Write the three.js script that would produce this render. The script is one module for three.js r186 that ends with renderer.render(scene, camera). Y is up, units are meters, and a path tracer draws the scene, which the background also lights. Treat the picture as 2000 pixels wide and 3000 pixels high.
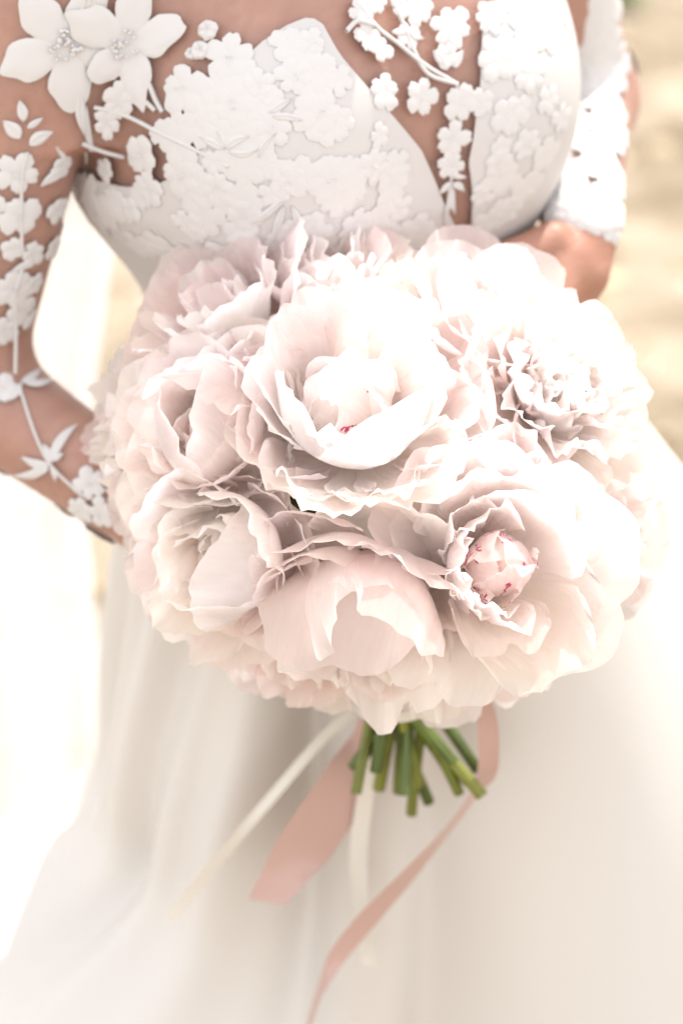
import * as THREE from 'three';
import { mergeGeometries } from 'three/addons/utils/BufferGeometryUtils.js';

// ---------------------------------------------------------------- camera, sky, sun, exposure
const scene = new THREE.Scene();
const PITCH = 28 * Math.PI / 180, FOV = 23;
const camera = new THREE.PerspectiveCamera(FOV, 682 / 1024, 0.05, 500);
camera.position.set(0, 1.70, 1.325);
camera.rotation.set(-PITCH, 0, 0);
camera.focus = 1.43;
camera.userData.fStop = 3.6;
const renderer = new THREE.WebGLRenderer({ antialias: true });
renderer.toneMapping = THREE.LinearToneMapping;
renderer.toneMappingExposure = 2.6;
renderer.shadowMap.enabled = true;
renderer.setSize(682, 1024);

const SUN = new THREE.Vector3(0.20, 0.88, -0.29).normalize();
{ // a clear, slightly hazy sky
  const w = 256, h = 128, d = new Float32Array(w * h * 4);
  for (let j = 0; j < h; j++) for (let i = 0; i < w; i++) {
    const el = ((j + 0.5) / h - 0.5) * Math.PI, az = ((i + 0.5) / w - 0.5) * 2 * Math.PI;
    const dir = new THREE.Vector3(Math.cos(el) * Math.cos(az), Math.sin(el), Math.cos(el) * Math.sin(az));
    const t = Math.max(0, dir.y), k = Math.pow(1 - t, 2.2);
    const g = Math.pow(Math.max(0, dir.dot(SUN)), 14) * 0.9;
    const c = [0.63 + 0.36 * k + g, 0.65 + 0.33 * k + g * 0.95, 0.715 + 0.25 * k + g * 0.88];
    const o = (j * w + i) * 4;
    for (let q = 0; q < 3; q++) d[o + q] = c[q] * 0.96;
    d[o + 3] = 1;
  }
  const sky = new THREE.DataTexture(d, w, h, THREE.RGBAFormat, THREE.FloatType);
  sky.mapping = THREE.EquirectangularReflectionMapping;
  sky.magFilter = sky.minFilter = THREE.LinearFilter;
  sky.needsUpdate = true;
  scene.background = sky; scene.environment = sky;
}
const sun = new THREE.DirectionalLight(new THREE.Color().setRGB(1, 0.965, 0.92), 2.2);
sun.position.copy(SUN).multiplyScalar(6); sun.target.position.set(0, 0.9, -0.1);
sun.castShadow = true; sun.shadow.mapSize.set(2048, 2048); sun.shadow.radius = 1;
Object.assign(sun.shadow.camera, { left: -3, right: 3, top: 3, bottom: -3, near: 0.5, far: 16 });
scene.add(sun, sun.target);

// ---------------------------------------------------------------- helpers
const V = (x, y, z) => new THREE.Vector3(x, y, z);
const lerp = (a, b, t) => a + (b - a) * t;
const clamp = (x, a = 0, b = 1) => Math.min(b, Math.max(a, x));
const smooth = (a, b, x) => { const t = clamp((x - a) / (b - a)); return t * t * (3 - 2 * t); };
function rng(seed) { let s = (seed * 2654435761) >>> 0 || 1; return () => { s = (s + 0x6D2B79F5) >>> 0; let t = s; t = Math.imul(t ^ (t >>> 15), t | 1); t ^= t + Math.imul(t ^ (t >>> 7), t | 61); return ((t ^ (t >>> 14)) >>> 0) / 4294967296; }; }
function hash3(x, y, z) { let h = Math.imul(x, 374761393) ^ Math.imul(y, 668265263) ^ Math.imul(z, 2147483647 ^ 0x5bd1e995); h = Math.imul(h ^ (h >>> 13), 1274126177); return ((h ^ (h >>> 16)) >>> 0) / 4294967296; }
function noise3(x, y, z) {
  const xi = Math.floor(x), yi = Math.floor(y), zi = Math.floor(z);
  const f = (t) => t * t * (3 - 2 * t), u = f(x - xi), v = f(y - yi), w = f(z - zi);
  let r = 0;
  for (let k = 0; k < 8; k++) { const a = k & 1, b = (k >> 1) & 1, c = k >> 2; r += hash3(xi + a, yi + b, zi + c) * (a ? u : 1 - u) * (b ? v : 1 - v) * (c ? w : 1 - w); }
  return r * 2 - 1;
}
// photo pixels (2000 x 3000) to rays; the distance always comes from a plane or a surface
const FL = 1500 / Math.tan(FOV * Math.PI / 360);
const CR = V(1, 0, 0), CU = V(0, Math.cos(PITCH), -Math.sin(PITCH)), CF = V(0, -Math.sin(PITCH), -Math.cos(PITCH)), CP = camera.position.clone();
const rayDir = (px, py) => CF.clone().addScaledVector(CR, (px - 1000) / FL).addScaledVector(CU, (1500 - py) / FL).normalize();
const Pz = (px, py, z) => { const d = rayDir(px, py); return CP.clone().addScaledVector(d, (z - CP.z) / d.z); };
const Py = (px, py, y) => { const d = rayDir(px, py); return CP.clone().addScaledVector(d, (y - CP.y) / d.y); };
const camVec = (x, y, z) => CR.clone().multiplyScalar(x).addScaledVector(CU, y).addScaledVector(CF, -z);

const used = {};
const numbered = (n) => { const k = used[n] = (used[n] ?? -1) + 1; return k ? `${n}_${String(k).padStart(3, '0')}` : n; };
function mesh(name, geo, mat, parent) { const m = new THREE.Mesh(geo, mat); m.name = name; m.castShadow = m.receiveShadow = true; parent.add(m); return m; }
function thing(name, label, category, pos, group) {
  const o = new THREE.Group(); o.name = numbered(name); o.position.copy(pos); o.userData = { label, category }; if (group) o.userData.group = group; scene.add(o); return o;
}
function structure(name, geo, mat, kind = 'structure') { const m = mesh(numbered(name), geo, mat, scene); m.userData.kind = kind; return m; }
const moved = (geo, p) => geo.translate(-p.x, -p.y, -p.z);
function gridGeo(nu, nv, fn, closeU = false) { // fn(u, v) -> Vector3, uv set to u, v
  const pos = [], uv = [], idx = [];
  for (let j = 0; j <= nv; j++) for (let i = 0; i <= nu; i++) { const p = fn(i / nu, j / nv); pos.push(p.x, p.y, p.z); uv.push(i / nu, j / nv); }
  for (let j = 0; j < nv; j++) for (let i = 0; i < nu; i++) { const a = j * (nu + 1) + i, b = a + 1, c = a + nu + 1, d = c + 1; idx.push(a, b, d, a, d, c); }
  const g = new THREE.BufferGeometry();
  g.setAttribute('position', new THREE.Float32BufferAttribute(pos, 3)); g.setAttribute('uv', new THREE.Float32BufferAttribute(uv, 2)); g.setIndex(idx); g.computeVertexNormals();
  if (closeU) { const n = g.attributes.normal; for (let j = 0; j <= nv; j++) { const a = j * (nu + 1), b = a + nu; const q = V(n.getX(a) + n.getX(b), n.getY(a) + n.getY(b), n.getZ(a) + n.getZ(b)).normalize(); n.setXYZ(a, q.x, q.y, q.z); n.setXYZ(b, q.x, q.y, q.z); } }
  return g;
}
function texture(w, h, fn, srgb = false) { // fn(u, v) -> [r, g, b] 0..1
  const d = new Uint8Array(w * h * 4);
  for (let j = 0; j < h; j++) for (let i = 0; i < w; i++) { const c = fn(i / w, j / h), o = (j * w + i) * 4; for (let q = 0; q < 3; q++) d[o + q] = clamp(c[q]) * 255; d[o + 3] = 255; }
  const t = new THREE.DataTexture(d, w, h, THREE.RGBAFormat); t.wrapS = t.wrapT = THREE.RepeatWrapping; t.magFilter = t.minFilter = THREE.LinearFilter; if (srgb) t.colorSpace = THREE.SRGBColorSpace; t.needsUpdate = true; return t;
}
const tileNoise = (u, v, f, s) => { // periodic value noise
  const x = u * f, y = v * f, xi = Math.floor(x), yi = Math.floor(y), g = (t) => t * t * (3 - 2 * t), a = g(x - xi), b = g(y - yi), m = (k) => ((k % f) + f) % f;
  const q = (i, j) => hash3(m(i), m(j), s);
  return lerp(lerp(q(xi, yi), q(xi + 1, yi), a), lerp(q(xi, yi + 1), q(xi + 1, yi + 1), a), b);
};
const repeated = (t, rx, ry) => { const c = t.clone(); c.repeat.set(rx, ry); c.needsUpdate = true; return c; };
const rgb = (r, g, b) => new THREE.Color().setRGB(r, g, b);
const WHITE = rgb(1, 1, 1);

// ---------------------------------------------------------------- ground
{
  const t = texture(1024, 1024, (u, v) => {
    const n = 0.42 * tileNoise(u, v, 7, 1) + 0.36 * tileNoise(u, v, 26, 2) + 0.18 * tileNoise(u, v, 120, 3) + 0.2 * tileNoise(u, v, 400, 4);
    const k = clamp((n - 0.25) * 1.6);
    return [0.44 + 0.26 * k, 0.38 + 0.26 * k, 0.295 + 0.265 * k];
  }, true);
  const b = texture(512, 512, (u, v) => { const n = 0.5 * tileNoise(u, v, 40, 7) + 0.5 * tileNoise(u, v, 170, 8); return [n, n, n]; });
  const g = new THREE.PlaneGeometry(400, 400); g.rotateX(-Math.PI / 2);
  structure('ground', g, new THREE.MeshStandardMaterial({ map: repeated(t, 200, 200), bumpMap: repeated(b, 500, 500), bumpScale: 0.012, roughness: 1 }));
  // pale stones and straw-coloured chips lying on the soil
  const R = rng(5), N = 2600, ico = new THREE.IcosahedronGeometry(1, 1), p = ico.attributes.position;
  for (let i = 0; i < p.count; i++) { const k = 0.8 + 0.25 * noise3(p.getX(i) * 1.7, p.getY(i) * 1.7, p.getZ(i) * 1.7); p.setXYZ(i, p.getX(i) * k, p.getY(i) * k, p.getZ(i) * k); }
  ico.computeVertexNormals();
  const im = new THREE.InstancedMesh(ico, new THREE.MeshStandardMaterial({ roughness: 0.9 }), N), m = new THREE.Matrix4(), e = new THREE.Euler(), c = new THREE.Color();
  for (let i = 0; i < N; i++) {
    const x = lerp(-2.6, 2.6, R()), z = lerp(-6.5, 1.2, R()), s = 0.006 + 0.022 * Math.pow(R(), 3);
    e.set(R() * 6, R() * 6, R() * 6);
    m.compose(V(x, s * 0.25, z), new THREE.Quaternion().setFromEuler(e), V(s * (0.8 + R() * 0.8), s * (0.4 + R() * 0.3), s * (0.8 + R())));
    im.setMatrixAt(i, m); const k = R(); im.setColorAt(i, k > 0.82 ? c.setRGB(0.78, 0.74, 0.68) : k > 0.35 ? c.setRGB(0.52, 0.42, 0.27) : c.setRGB(0.36, 0.28, 0.17));
  }
  im.name = 'gravel'; im.userData = { kind: 'stuff', label: 'pale stones and straw chips strewn over the dry ground', category: 'gravel' }; im.castShadow = im.receiveShadow = true; scene.add(im);
}

// ---------------------------------------------------------------- the figure: distance field
const YAW = 30 * Math.PI / 180;
const SIDE = V(Math.cos(YAW), 0, -Math.sin(YAW)), FRONT = V(Math.sin(YAW), 0, Math.cos(YAW));
const torsoX = (y) => lerp(0.006, -0.018, smooth(0.98, 1.12, y)), TZ = -0.29;
const PROFILE = [[0.60, 0.115, 0.09], [0.80, 0.135, 0.10], [0.90, 0.138, 0.10], [1.00, 0.130, 0.097], [1.04, 0.137, 0.099], [1.12, 0.168, 0.112], [1.20, 0.168, 0.114], [1.28, 0.156, 0.102], [1.34, 0.120, 0.078], [1.39, 0.060, 0.055], [1.44, 0.045, 0.048]];
function section(y) {
  const n = PROFILE.length; if (y <= PROFILE[0][0]) return PROFILE[0]; if (y >= PROFILE[n - 1][0]) return PROFILE[n - 1];
  let i = 0; while (PROFILE[i + 1][0] < y) i++;
  const a = PROFILE[i], b = PROFILE[i + 1], t = smooth(0, 1, (y - a[0]) / (b[0] - a[0])) * 0.5 + 0.5 * (y - a[0]) / (b[0] - a[0]);
  return [y, lerp(a[1], b[1], t), lerp(a[2], b[2], t)];
}
const smin = (a, b, k) => { const h = Math.max(k - Math.abs(a - b), 0) / k; return Math.min(a, b) - h * h * k * 0.25; };
const segd = (x, y, z, a, b, ra, rb) => {
  const bx = b.x - a.x, by = b.y - a.y, bz = b.z - a.z, px = x - a.x, py = y - a.y, pz = z - a.z;
  const t = clamp((px * bx + py * by + pz * bz) / (bx * bx + by * by + bz * bz)), dx = px - bx * t, dy = py - by * t, dz = pz - bz * t;
  return Math.sqrt(dx * dx + dy * dy + dz * dz) - (ra + (rb - ra) * t);
};
const ell = (x, y, z, c, rx, ry, rz) => { const a = (x - c.x) / rx, b = (y - c.y) / ry, d = (z - c.z) / rz, k = Math.sqrt(a * a + b * b + d * d); return (k - 1) * Math.min(rx, ry, rz); };
const local = (lx, y, lz) => V(torsoX(y), y, TZ).addScaledVector(SIDE, lx).addScaledVector(FRONT, lz);
function torsoField(x, y, z) {
  const qx = x - torsoX(y), qz = z - TZ, lx = qx * SIDE.x + qz * SIDE.z, lz = qx * FRONT.x + qz * FRONT.z;
  const s = section(y), k = Math.sqrt((lx / s[1]) ** 2 + (lz / s[2]) ** 2);
  let d = (k - 1) * Math.min(s[1], s[2]);
  d = Math.max(d, y - 1.44, 0.6 - y);
  for (const m of [-1, 1]) { // breasts
    const a = (lx - m * 0.068) / 0.062, b = (y - 1.165) / 0.075, c = (lz - 0.088) / 0.056;
    d = smin(d, (Math.sqrt(a * a + b * b + c * c) - 1) * 0.056, 0.06);
  }
  return d;
}
const J = {};
J.shA = local(-0.165, 1.325, 0.0); J.shB = local(0.155, 1.325, 0.0);
J.elA = Pz(-115, 1105, -0.185); J.wrA = Pz(520, 1560, -0.105);
J.elB = Pz(1712, 290, -0.44); J.wrB = Pz(1700, 660, -0.25);
J.neck = local(0, 1.42, 0.025); J.head = local(0, 1.535, 0.11);
const armA = (x, y, z) => smin(segd(x, y, z, J.shA, J.elA, 0.047, 0.038), segd(x, y, z, J.elA, J.wrA, 0.038, 0.0265), 0.02);
const armB = (x, y, z) => smin(segd(x, y, z, J.shB, J.elB, 0.046, 0.036), segd(x, y, z, J.elB, J.wrB, 0.036, 0.025), 0.02);
J.hipA = local(-0.06, 0.80, 0); J.hipB = local(0.06, 0.80, 0); J.knA = local(-0.09, 0.45, 0.015); J.knB = local(0.09, 0.45, 0.015);
J.anA = local(-0.085, 0.08, -0.02); J.anB = local(0.085, 0.08, -0.02); J.toA = local(-0.095, 0.03, 0.13); J.toB = local(0.095, 0.03, 0.13);
const headField = (x, y, z) => {
  const qx = x - J.head.x, qz = z - J.head.z, lx = qx * SIDE.x + qz * SIDE.z, lz = qx * FRONT.x + qz * FRONT.z, ly = y - J.head.y, o = V(0, 0, 0);
  let d = ell(lx, ly, lz, V(0, 0.025, -0.01), 0.074, 0.09, 0.09);
  d = smin(d, ell(lx, ly, lz, V(0, -0.045, 0.022), 0.052, 0.062, 0.06), 0.04);           // jaw
  d = smin(d, segd(lx, ly, lz, V(0, 0.005, 0.078), V(0, -0.028, 0.098), 0.008, 0.012), 0.012); // nose
  for (const m of [-1, 1]) {
    d = Math.max(d, -ell(lx, ly, lz, V(m * 0.031, 0.004, 0.092), 0.017, 0.011, 0.012));   // eye sockets
    d = smin(d, ell(lx, ly, lz, V(m * 0.031, 0.003, 0.072), 0.0125, 0.0125, 0.0125), 0.004);
    d = smin(d, ell(lx, ly, lz, V(m * 0.075, -0.01, -0.005), 0.008, 0.03, 0.017), 0.008);  // ears
  }
  d = smin(d, segd(lx, ly, lz, V(-0.018, -0.057, 0.076), V(0.018, -0.057, 0.076), 0.0065, 0.0065), 0.008);
  d = smin(d, segd(lx, ly, lz, V(-0.015, -0.066, 0.075), V(0.015, -0.066, 0.075), 0.007, 0.007), 0.006);
  return smin(d, segd(x, y, z, J.head, J.neck, 0.05, 0.05), 0.02);
};
// hands: wrist point, direction of the palm (along), spread direction (towards the little finger), palm normal; curl of the fingers
function handField(w, along, across, out, curl, scale, thumb) {
  const at = (a, c, o) => w.clone().addScaledVector(along, a * scale).addScaledVector(across, c * scale).addScaledVector(out, o * scale);
  const segs = [[at(0, 0, 0), at(0.03, 0, 0), 0.025, 0.026]];
  for (let k = 0; k < 4; k++) { const c = (k - 1.5) * 0.0195; segs.push([at(0.03, c * 0.6, 0), at(0.083, c, 0), 0.016, 0.0128]); }
  for (let k = 0; k < 4; k++) {
    const c = (k - 1.5) * 0.0198, len = [0.9, 1, 0.94, 0.74][k]; let p = at(0.083, c, 0), an = 0, r = 0.0098;
    for (let j = 0; j < 3; j++) { an += curl[j]; const l = [0.042, 0.027, 0.021][j] * len * scale; const q = p.clone().addScaledVector(along, Math.cos(an) * l).addScaledVector(out, Math.sin(an) * l); segs.push([p, q, r, r * 0.9]); p = q; r *= 0.9; }
  }
  let p = at(0.022, -0.028, 0.008), r = 0.0125;
  for (const [a, c, o] of thumb) { const q = p.clone().addScaledVector(along, a * scale).addScaledVector(across, c * scale).addScaledVector(out, o * scale); segs.push([p, q, r, r * 0.88]); p = q; r *= 0.88; }
  segs.tip = p;
  return { segs, f: (x, y, z) => { let d = 1; for (let i = 0; i < segs.length; i++) { const s = segs[i]; d = smin(d, segd(x, y, z, s[0], s[1], s[2] * scale, s[3] * scale), (i < 5 ? 0.008 : 0.0045) * scale); } return d; } };
}
const GRIP = Pz(1165, 1985, -0.075); // where the stems are bound and held
const alongA = GRIP.clone().sub(J.wrA).add(V(0, 0.01, -0.02)).normalize();
const outA = V(0, -0.05, 1).addScaledVector(alongA, -V(0, -0.05, 1).dot(alongA)).normalize(), acrossA = V().crossVectors(alongA, outA).normalize();
if (acrossA.y > 0) acrossA.negate();
const handA = handField(J.wrA, alongA, acrossA, outA, [0.75, 1.05, 0.7], 0.92, [[0.03, -0.008, 0.022], [0.026, 0.004, 0.016], [0.022, 0.006, 0.008]]);
const alongB = Pz(1640, 900, -0.215).sub(J.wrB).normalize();
const outB = V(-0.85, -0.1, -0.25).addScaledVector(alongB, -V(-0.85, -0.1, -0.25).dot(alongB)).normalize(), acrossB = V().crossVectors(alongB, outB).normalize();
if (acrossB.z > 0) acrossB.negate();
const handB = handField(J.wrB, alongB, acrossB, outB, [1.05, 1.45, 0.9], 1.04, [[0.018, -0.012, 0.018], [0.014, 0.004, 0.024], [0.008, 0.008, 0.02]]);

function bodyField(x, y, z) {
  let d = torsoField(x, y, z);
  d = smin(d, armA(x, y, z), y > 1.16 ? 0.05 : 0.008);
  d = smin(d, armB(x, y, z), y > 1.16 ? 0.05 : 0.008);
  d = smin(d, segd(x, y, z, J.neck, local(0, 1.33, -0.01), 0.05, 0.06), 0.05);
  if (y > 1.36) d = smin(d, headField(x, y, z), 0.012);
  if (y < 0.95) {
    d = smin(d, smin(segd(x, y, z, J.hipA, J.knA, 0.066, 0.05), segd(x, y, z, J.knA, J.anA, 0.052, 0.034), 0.02), 0.04);
    d = smin(d, smin(segd(x, y, z, J.hipB, J.knB, 0.066, 0.05), segd(x, y, z, J.knB, J.anB, 0.052, 0.034), 0.02), 0.04);
    d = smin(d, Math.min(segd(x, y, z, J.anA, J.toA, 0.036, 0.024), segd(x, y, z, J.anB, J.toB, 0.036, 0.024)), 0.02);
  }
  return d;
}
const gradOf = (f, p, e = 0.001) => V(f(p.x + e, p.y, p.z) - f(p.x - e, p.y, p.z), f(p.x, p.y + e, p.z) - f(p.x, p.y - e, p.z), f(p.x, p.y, p.z + e) - f(p.x, p.y, p.z - e)).normalize();
function surfaceNets(f, lo, hi, cell) {
  const n = [0, 1, 2].map((k) => Math.ceil((hi.getComponent(k) - lo.getComponent(k)) / cell) + 1), [nx, ny, nz] = n;
  const val = new Float32Array(nx * ny * nz), at = (i, j, k) => (k * ny + j) * nx + i;
  for (let k = 0; k < nz; k++) for (let j = 0; j < ny; j++) for (let i = 0; i < nx; i++) val[at(i, j, k)] = f(lo.x + i * cell, lo.y + j * cell, lo.z + k * cell);
  const id = new Int32Array(nx * ny * nz).fill(-1), pos = [], nor = [], idx = [];
  const E = [[0, 1], [2, 3], [4, 5], [6, 7], [0, 2], [1, 3], [4, 6], [5, 7], [0, 4], [1, 5], [2, 6], [3, 7]];
  for (let k = 0; k < nz - 1; k++) for (let j = 0; j < ny - 1; j++) for (let i = 0; i < nx - 1; i++) {
    const c = []; let neg = 0;
    for (let q = 0; q < 8; q++) { const v = val[at(i + (q & 1), j + ((q >> 1) & 1), k + (q >> 2))]; c.push(v); if (v < 0) neg++; }
    if (!neg || neg === 8) continue;
    let sx = 0, sy = 0, sz = 0, m = 0;
    for (const [a, b] of E) if (c[a] < 0 !== c[b] < 0) { const t = c[a] / (c[a] - c[b]); sx += lerp(a & 1, b & 1, t); sy += lerp((a >> 1) & 1, (b >> 1) & 1, t); sz += lerp(a >> 2, b >> 2, t); m++; }
    const p = V(lo.x + (i + sx / m) * cell, lo.y + (j + sy / m) * cell, lo.z + (k + sz / m) * cell), g = gradOf(f, p, cell * 0.4);
    id[at(i, j, k)] = pos.length / 3; pos.push(p.x, p.y, p.z); nor.push(g.x, g.y, g.z);
  }
  const quad = (a, b, c, d, flip) => { if (a < 0 || b < 0 || c < 0 || d < 0) return; flip ? idx.push(a, c, b, a, d, c) : idx.push(a, b, c, a, c, d); };
  for (let k = 1; k < nz - 1; k++) for (let j = 1; j < ny - 1; j++) for (let i = 1; i < nx - 1; i++) {
    const v = val[at(i, j, k)] < 0;
    if (v !== val[at(i + 1, j, k)] < 0) quad(id[at(i, j - 1, k - 1)], id[at(i, j, k - 1)], id[at(i, j, k)], id[at(i, j - 1, k)], !v);
    if (v !== val[at(i, j + 1, k)] < 0) quad(id[at(i - 1, j, k - 1)], id[at(i - 1, j, k)], id[at(i, j, k)], id[at(i, j, k - 1)], !v);
    if (v !== val[at(i, j, k + 1)] < 0) quad(id[at(i - 1, j - 1, k)], id[at(i, j - 1, k)], id[at(i, j, k)], id[at(i - 1, j, k)], !v);
  }
  const g = new THREE.BufferGeometry();
  g.setAttribute('position', new THREE.Float32BufferAttribute(pos, 3)); g.setAttribute('normal', new THREE.Float32BufferAttribute(nor, 3));
  const uv = []; for (let i = 0; i < pos.length; i += 3) uv.push(pos[i] * 4 + pos[i + 2] * 3, pos[i + 1] * 4);
  g.setAttribute('uv', new THREE.Float32BufferAttribute(uv, 2)); g.setIndex(idx); return g;
}

// ---------------------------------------------------------------- the figure: meshes
const skinBump = texture(256, 256, (u, v) => { const n = 0.5 * tileNoise(u, v, 90, 11) + 0.5 * tileNoise(u, v, 40, 12); return [n, n, n]; });
const skinMap = texture(256, 256, (u, v) => { const n = 0.6 * tileNoise(u, v, 12, 13) + 0.4 * tileNoise(u, v, 50, 14); return [0.88 + 0.12 * n, 0.83 + 0.17 * n, 0.82 + 0.18 * n]; }, true);
const SKIN = new THREE.MeshPhysicalMaterial({ color: rgb(0.41, 0.21, 0.14), map: skinMap, bumpMap: repeated(skinBump, 3, 3), bumpScale: 0.0003, roughness: 0.5, sheen: 0.2, sheenRoughness: 0.5 });
const weave = texture(256, 256, (u, v) => { const n = 0.4 * tileNoise(u, v, 128, 21) + 0.35 * tileNoise(u, v, 60, 22) + 0.25 * (0.5 + 0.5 * Math.sin(u * 400) * Math.sin(v * 400)); return [n, n, n]; });
const SATIN = new THREE.MeshPhysicalMaterial({ color: rgb(0.585, 0.55, 0.50), roughness: 0.5, bumpMap: repeated(weave, 10, 10), bumpScale: 0.00004, sheen: 0.3, sheenRoughness: 0.5, side: THREE.DoubleSide });
const BODICE = SATIN.clone(); BODICE.color = rgb(0.55, 0.525, 0.505);
const LACE = new THREE.MeshPhysicalMaterial({ color: rgb(0.60, 0.58, 0.56), roughness: 0.85, bumpMap: repeated(weave, 2, 2), bumpScale: 0.00004, side: THREE.DoubleSide });
const TULLE = new THREE.MeshPhysicalMaterial({ color: rgb(0.88, 0.86, 0.84), roughness: 0.9, transparent: true, opacity: 0.06, side: THREE.DoubleSide });
const VEIL = new THREE.MeshPhysicalMaterial({ color: rgb(0.92, 0.92, 0.92), roughness: 0.9, transparent: true, opacity: 0.66, transmission: 0.35, side: THREE.DoubleSide });

const FOOT = V(torsoX(0), 0, TZ);
const person = thing('person', 'bride in white floral lace dress holding the peony bouquet', 'person', FOOT);
{
  const R = (c, r) => [c.clone().subScalar(r), c.clone().addScalar(r)];
  const g = [surfaceNets(bodyField, V(-0.45, -0.02, -0.60), V(0.35, 1.68, 0.02), 0.0085)];
  const withWrist = (h, a, b, ra, rb) => (x, y, z) => Math.max(smin(h.f(x, y, z), segd(x, y, z, a, b, ra, rb), 0.006), -1);
  const wa = J.wrA.clone().addScaledVector(alongA, 0.06), wb = J.wrB.clone().addScaledVector(alongB, 0.05);
  g.push(surfaceNets(withWrist(handA, J.wrA.clone().lerp(J.elA, 0.2), J.wrA, 0.0275, 0.0262), ...R(wa, 0.105), 0.003));
  g.push(surfaceNets(withWrist(handB, J.wrB.clone().lerp(J.elB, 0.2), J.wrB, 0.026, 0.0248), ...R(wb, 0.1), 0.003));
  mesh('body', moved(mergeGeometries(g), FOOT), SKIN, person);
  // hair: a low swept-back chignon
  const hair = (x, y, z) => {
    const qx = x - J.head.x, qz = z - J.head.z, lx = qx * SIDE.x + qz * SIDE.z, lz = qx * FRONT.x + qz * FRONT.z, ly = y - J.head.y;
    let d = ell(lx, ly, lz, V(0, 0.035, -0.022), 0.088, 0.098, 0.098);
    d = Math.max(d, -ell(lx, ly, lz, V(0, -0.06, 0.09), 0.075, 0.125, 0.09));
    d = Math.max(d, -(ly + 0.055));
    d = smin(d, ell(lx, ly, lz, V(0, -0.03, -0.115), 0.055, 0.05, 0.042), 0.02);
    return d + 0.0025 * Math.sin(ly * 190 + lx * 150 + 2 * Math.sin(lz * 60));
  };
  mesh('hair', moved(surfaceNets(hair, J.head.clone().subScalar(0.19), J.head.clone().addScalar(0.19), 0.005), FOOT), new THREE.MeshPhysicalMaterial({ color: rgb(0.16, 0.085, 0.04), roughness: 0.45, anisotropy: 0.5 }), person);
}

// ray against the figure (for placing lace where the photograph shows it)
function hit(px, py, f = bodyField, near = 1.2) {
  const d = rayDir(px, py); let t = near;
  for (let i = 0; i < 160; i++) { const p = CP.clone().addScaledVector(d, t), s = f(p.x, p.y, p.z); if (s < 0.0005) return p; t += Math.max(s * 0.7, 0.0008); if (t > 2.6) break; }
  return null;
}
const toPolar = (p) => { const qx = p.x - torsoX(p.y), qz = p.z - TZ, lx = qx * SIDE.x + qz * SIDE.z, lz = qx * FRONT.x + qz * FRONT.z; return [Math.atan2(lx, lz), p.y]; };
function torsoAt(th, y, off) { // the point of the torso's skin in direction th at height y, plus an offset
  const dir = V().addScaledVector(SIDE, Math.sin(th)).addScaledVector(FRONT, Math.cos(th)), o = V(torsoX(y), y, TZ);
  let a = 0.03, b = 0.3;
  for (let i = 0; i < 22; i++) { const m = (a + b) / 2, p = o.clone().addScaledVector(dir, m); if (torsoField(p.x, p.y, p.z) < off) a = m; else b = m; }
  return o.addScaledVector(dir, (a + b) / 2);
}
// bodice: two panels either side of the plunging front
const polyY = (list, y) => { // angle of an edge at a height (list of [th, y] from top to bottom)
  if (y >= list[0][1]) return list[0][0];
  for (let i = 1; i < list.length; i++) if (y >= list[i][1]) return lerp(list[i][0], list[i - 1][0], (y - list[i][1]) / (list[i - 1][1] - list[i][1]));
  return list[list.length - 1][0];
};
const edgeOf = (pts) => pts.map(([x, y]) => { const p = hit(x, y, torsoField); return p ? toPolar(p) : null; }).filter(Boolean);
const plungeA = edgeOf([[945, 62], [992, 150], [1115, 300], [1220, 430], [1280, 580], [1335, 720]]);
const plungeB = edgeOf([[1385, 20], [1385, 160], [1375, 320], [1355, 470], [1350, 700]]);
const neckA = edgeOf([[945, 62], [925, 45], [895, 42], [850, 60], [750, 115], [635, 190], [520, 300], [420, 400], [320, 470], [245, 480]]);
const neckAt = (list, th, fallback) => { // height of the neckline at an angle
  let best = fallback; for (let i = 1; i < list.length; i++) { const [a, ya] = list[i - 1], [b, yb] = list[i]; if ((th - a) * (th - b) <= 0) best = lerp(ya, yb, (th - a) / (b - a || 1)); } return best;
};
function bodicePanel(edge, top, endTh, yLow) {
  return gridGeo(70, 56, (s, t) => {
    const e0 = edge[0][0], thTop = lerp(e0, endTh, s), y = lerp(yLow, top(thTop), t);
    const th = lerp(polyY(edge, y), endTh, s);
    const p = torsoAt(th, y, 0.0045 + 0.0001 * noise3(th * 6, y * 26, 3));
    return p;
  });
}
const yTopA = neckA.length ? neckA[0][1] : 1.24, endA = neckA.length ? neckA[neckA.length - 1] : [-1.5, 1.15];
const bodice = mesh('bodice', moved(mergeGeometries([
  bodicePanel(plungeA, (th) => th < endA[0] ? lerp(endA[1], 1.12, clamp((endA[0] - th) / 1.2)) : neckAt(neckA, th, yTopA), -Math.PI, 0.985),
  bodicePanel(plungeB, (th) => lerp(1.245, 1.13, smooth(0.6, 2.2, th)), Math.PI, 0.985),
]), FOOT), BODICE, person);

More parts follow.
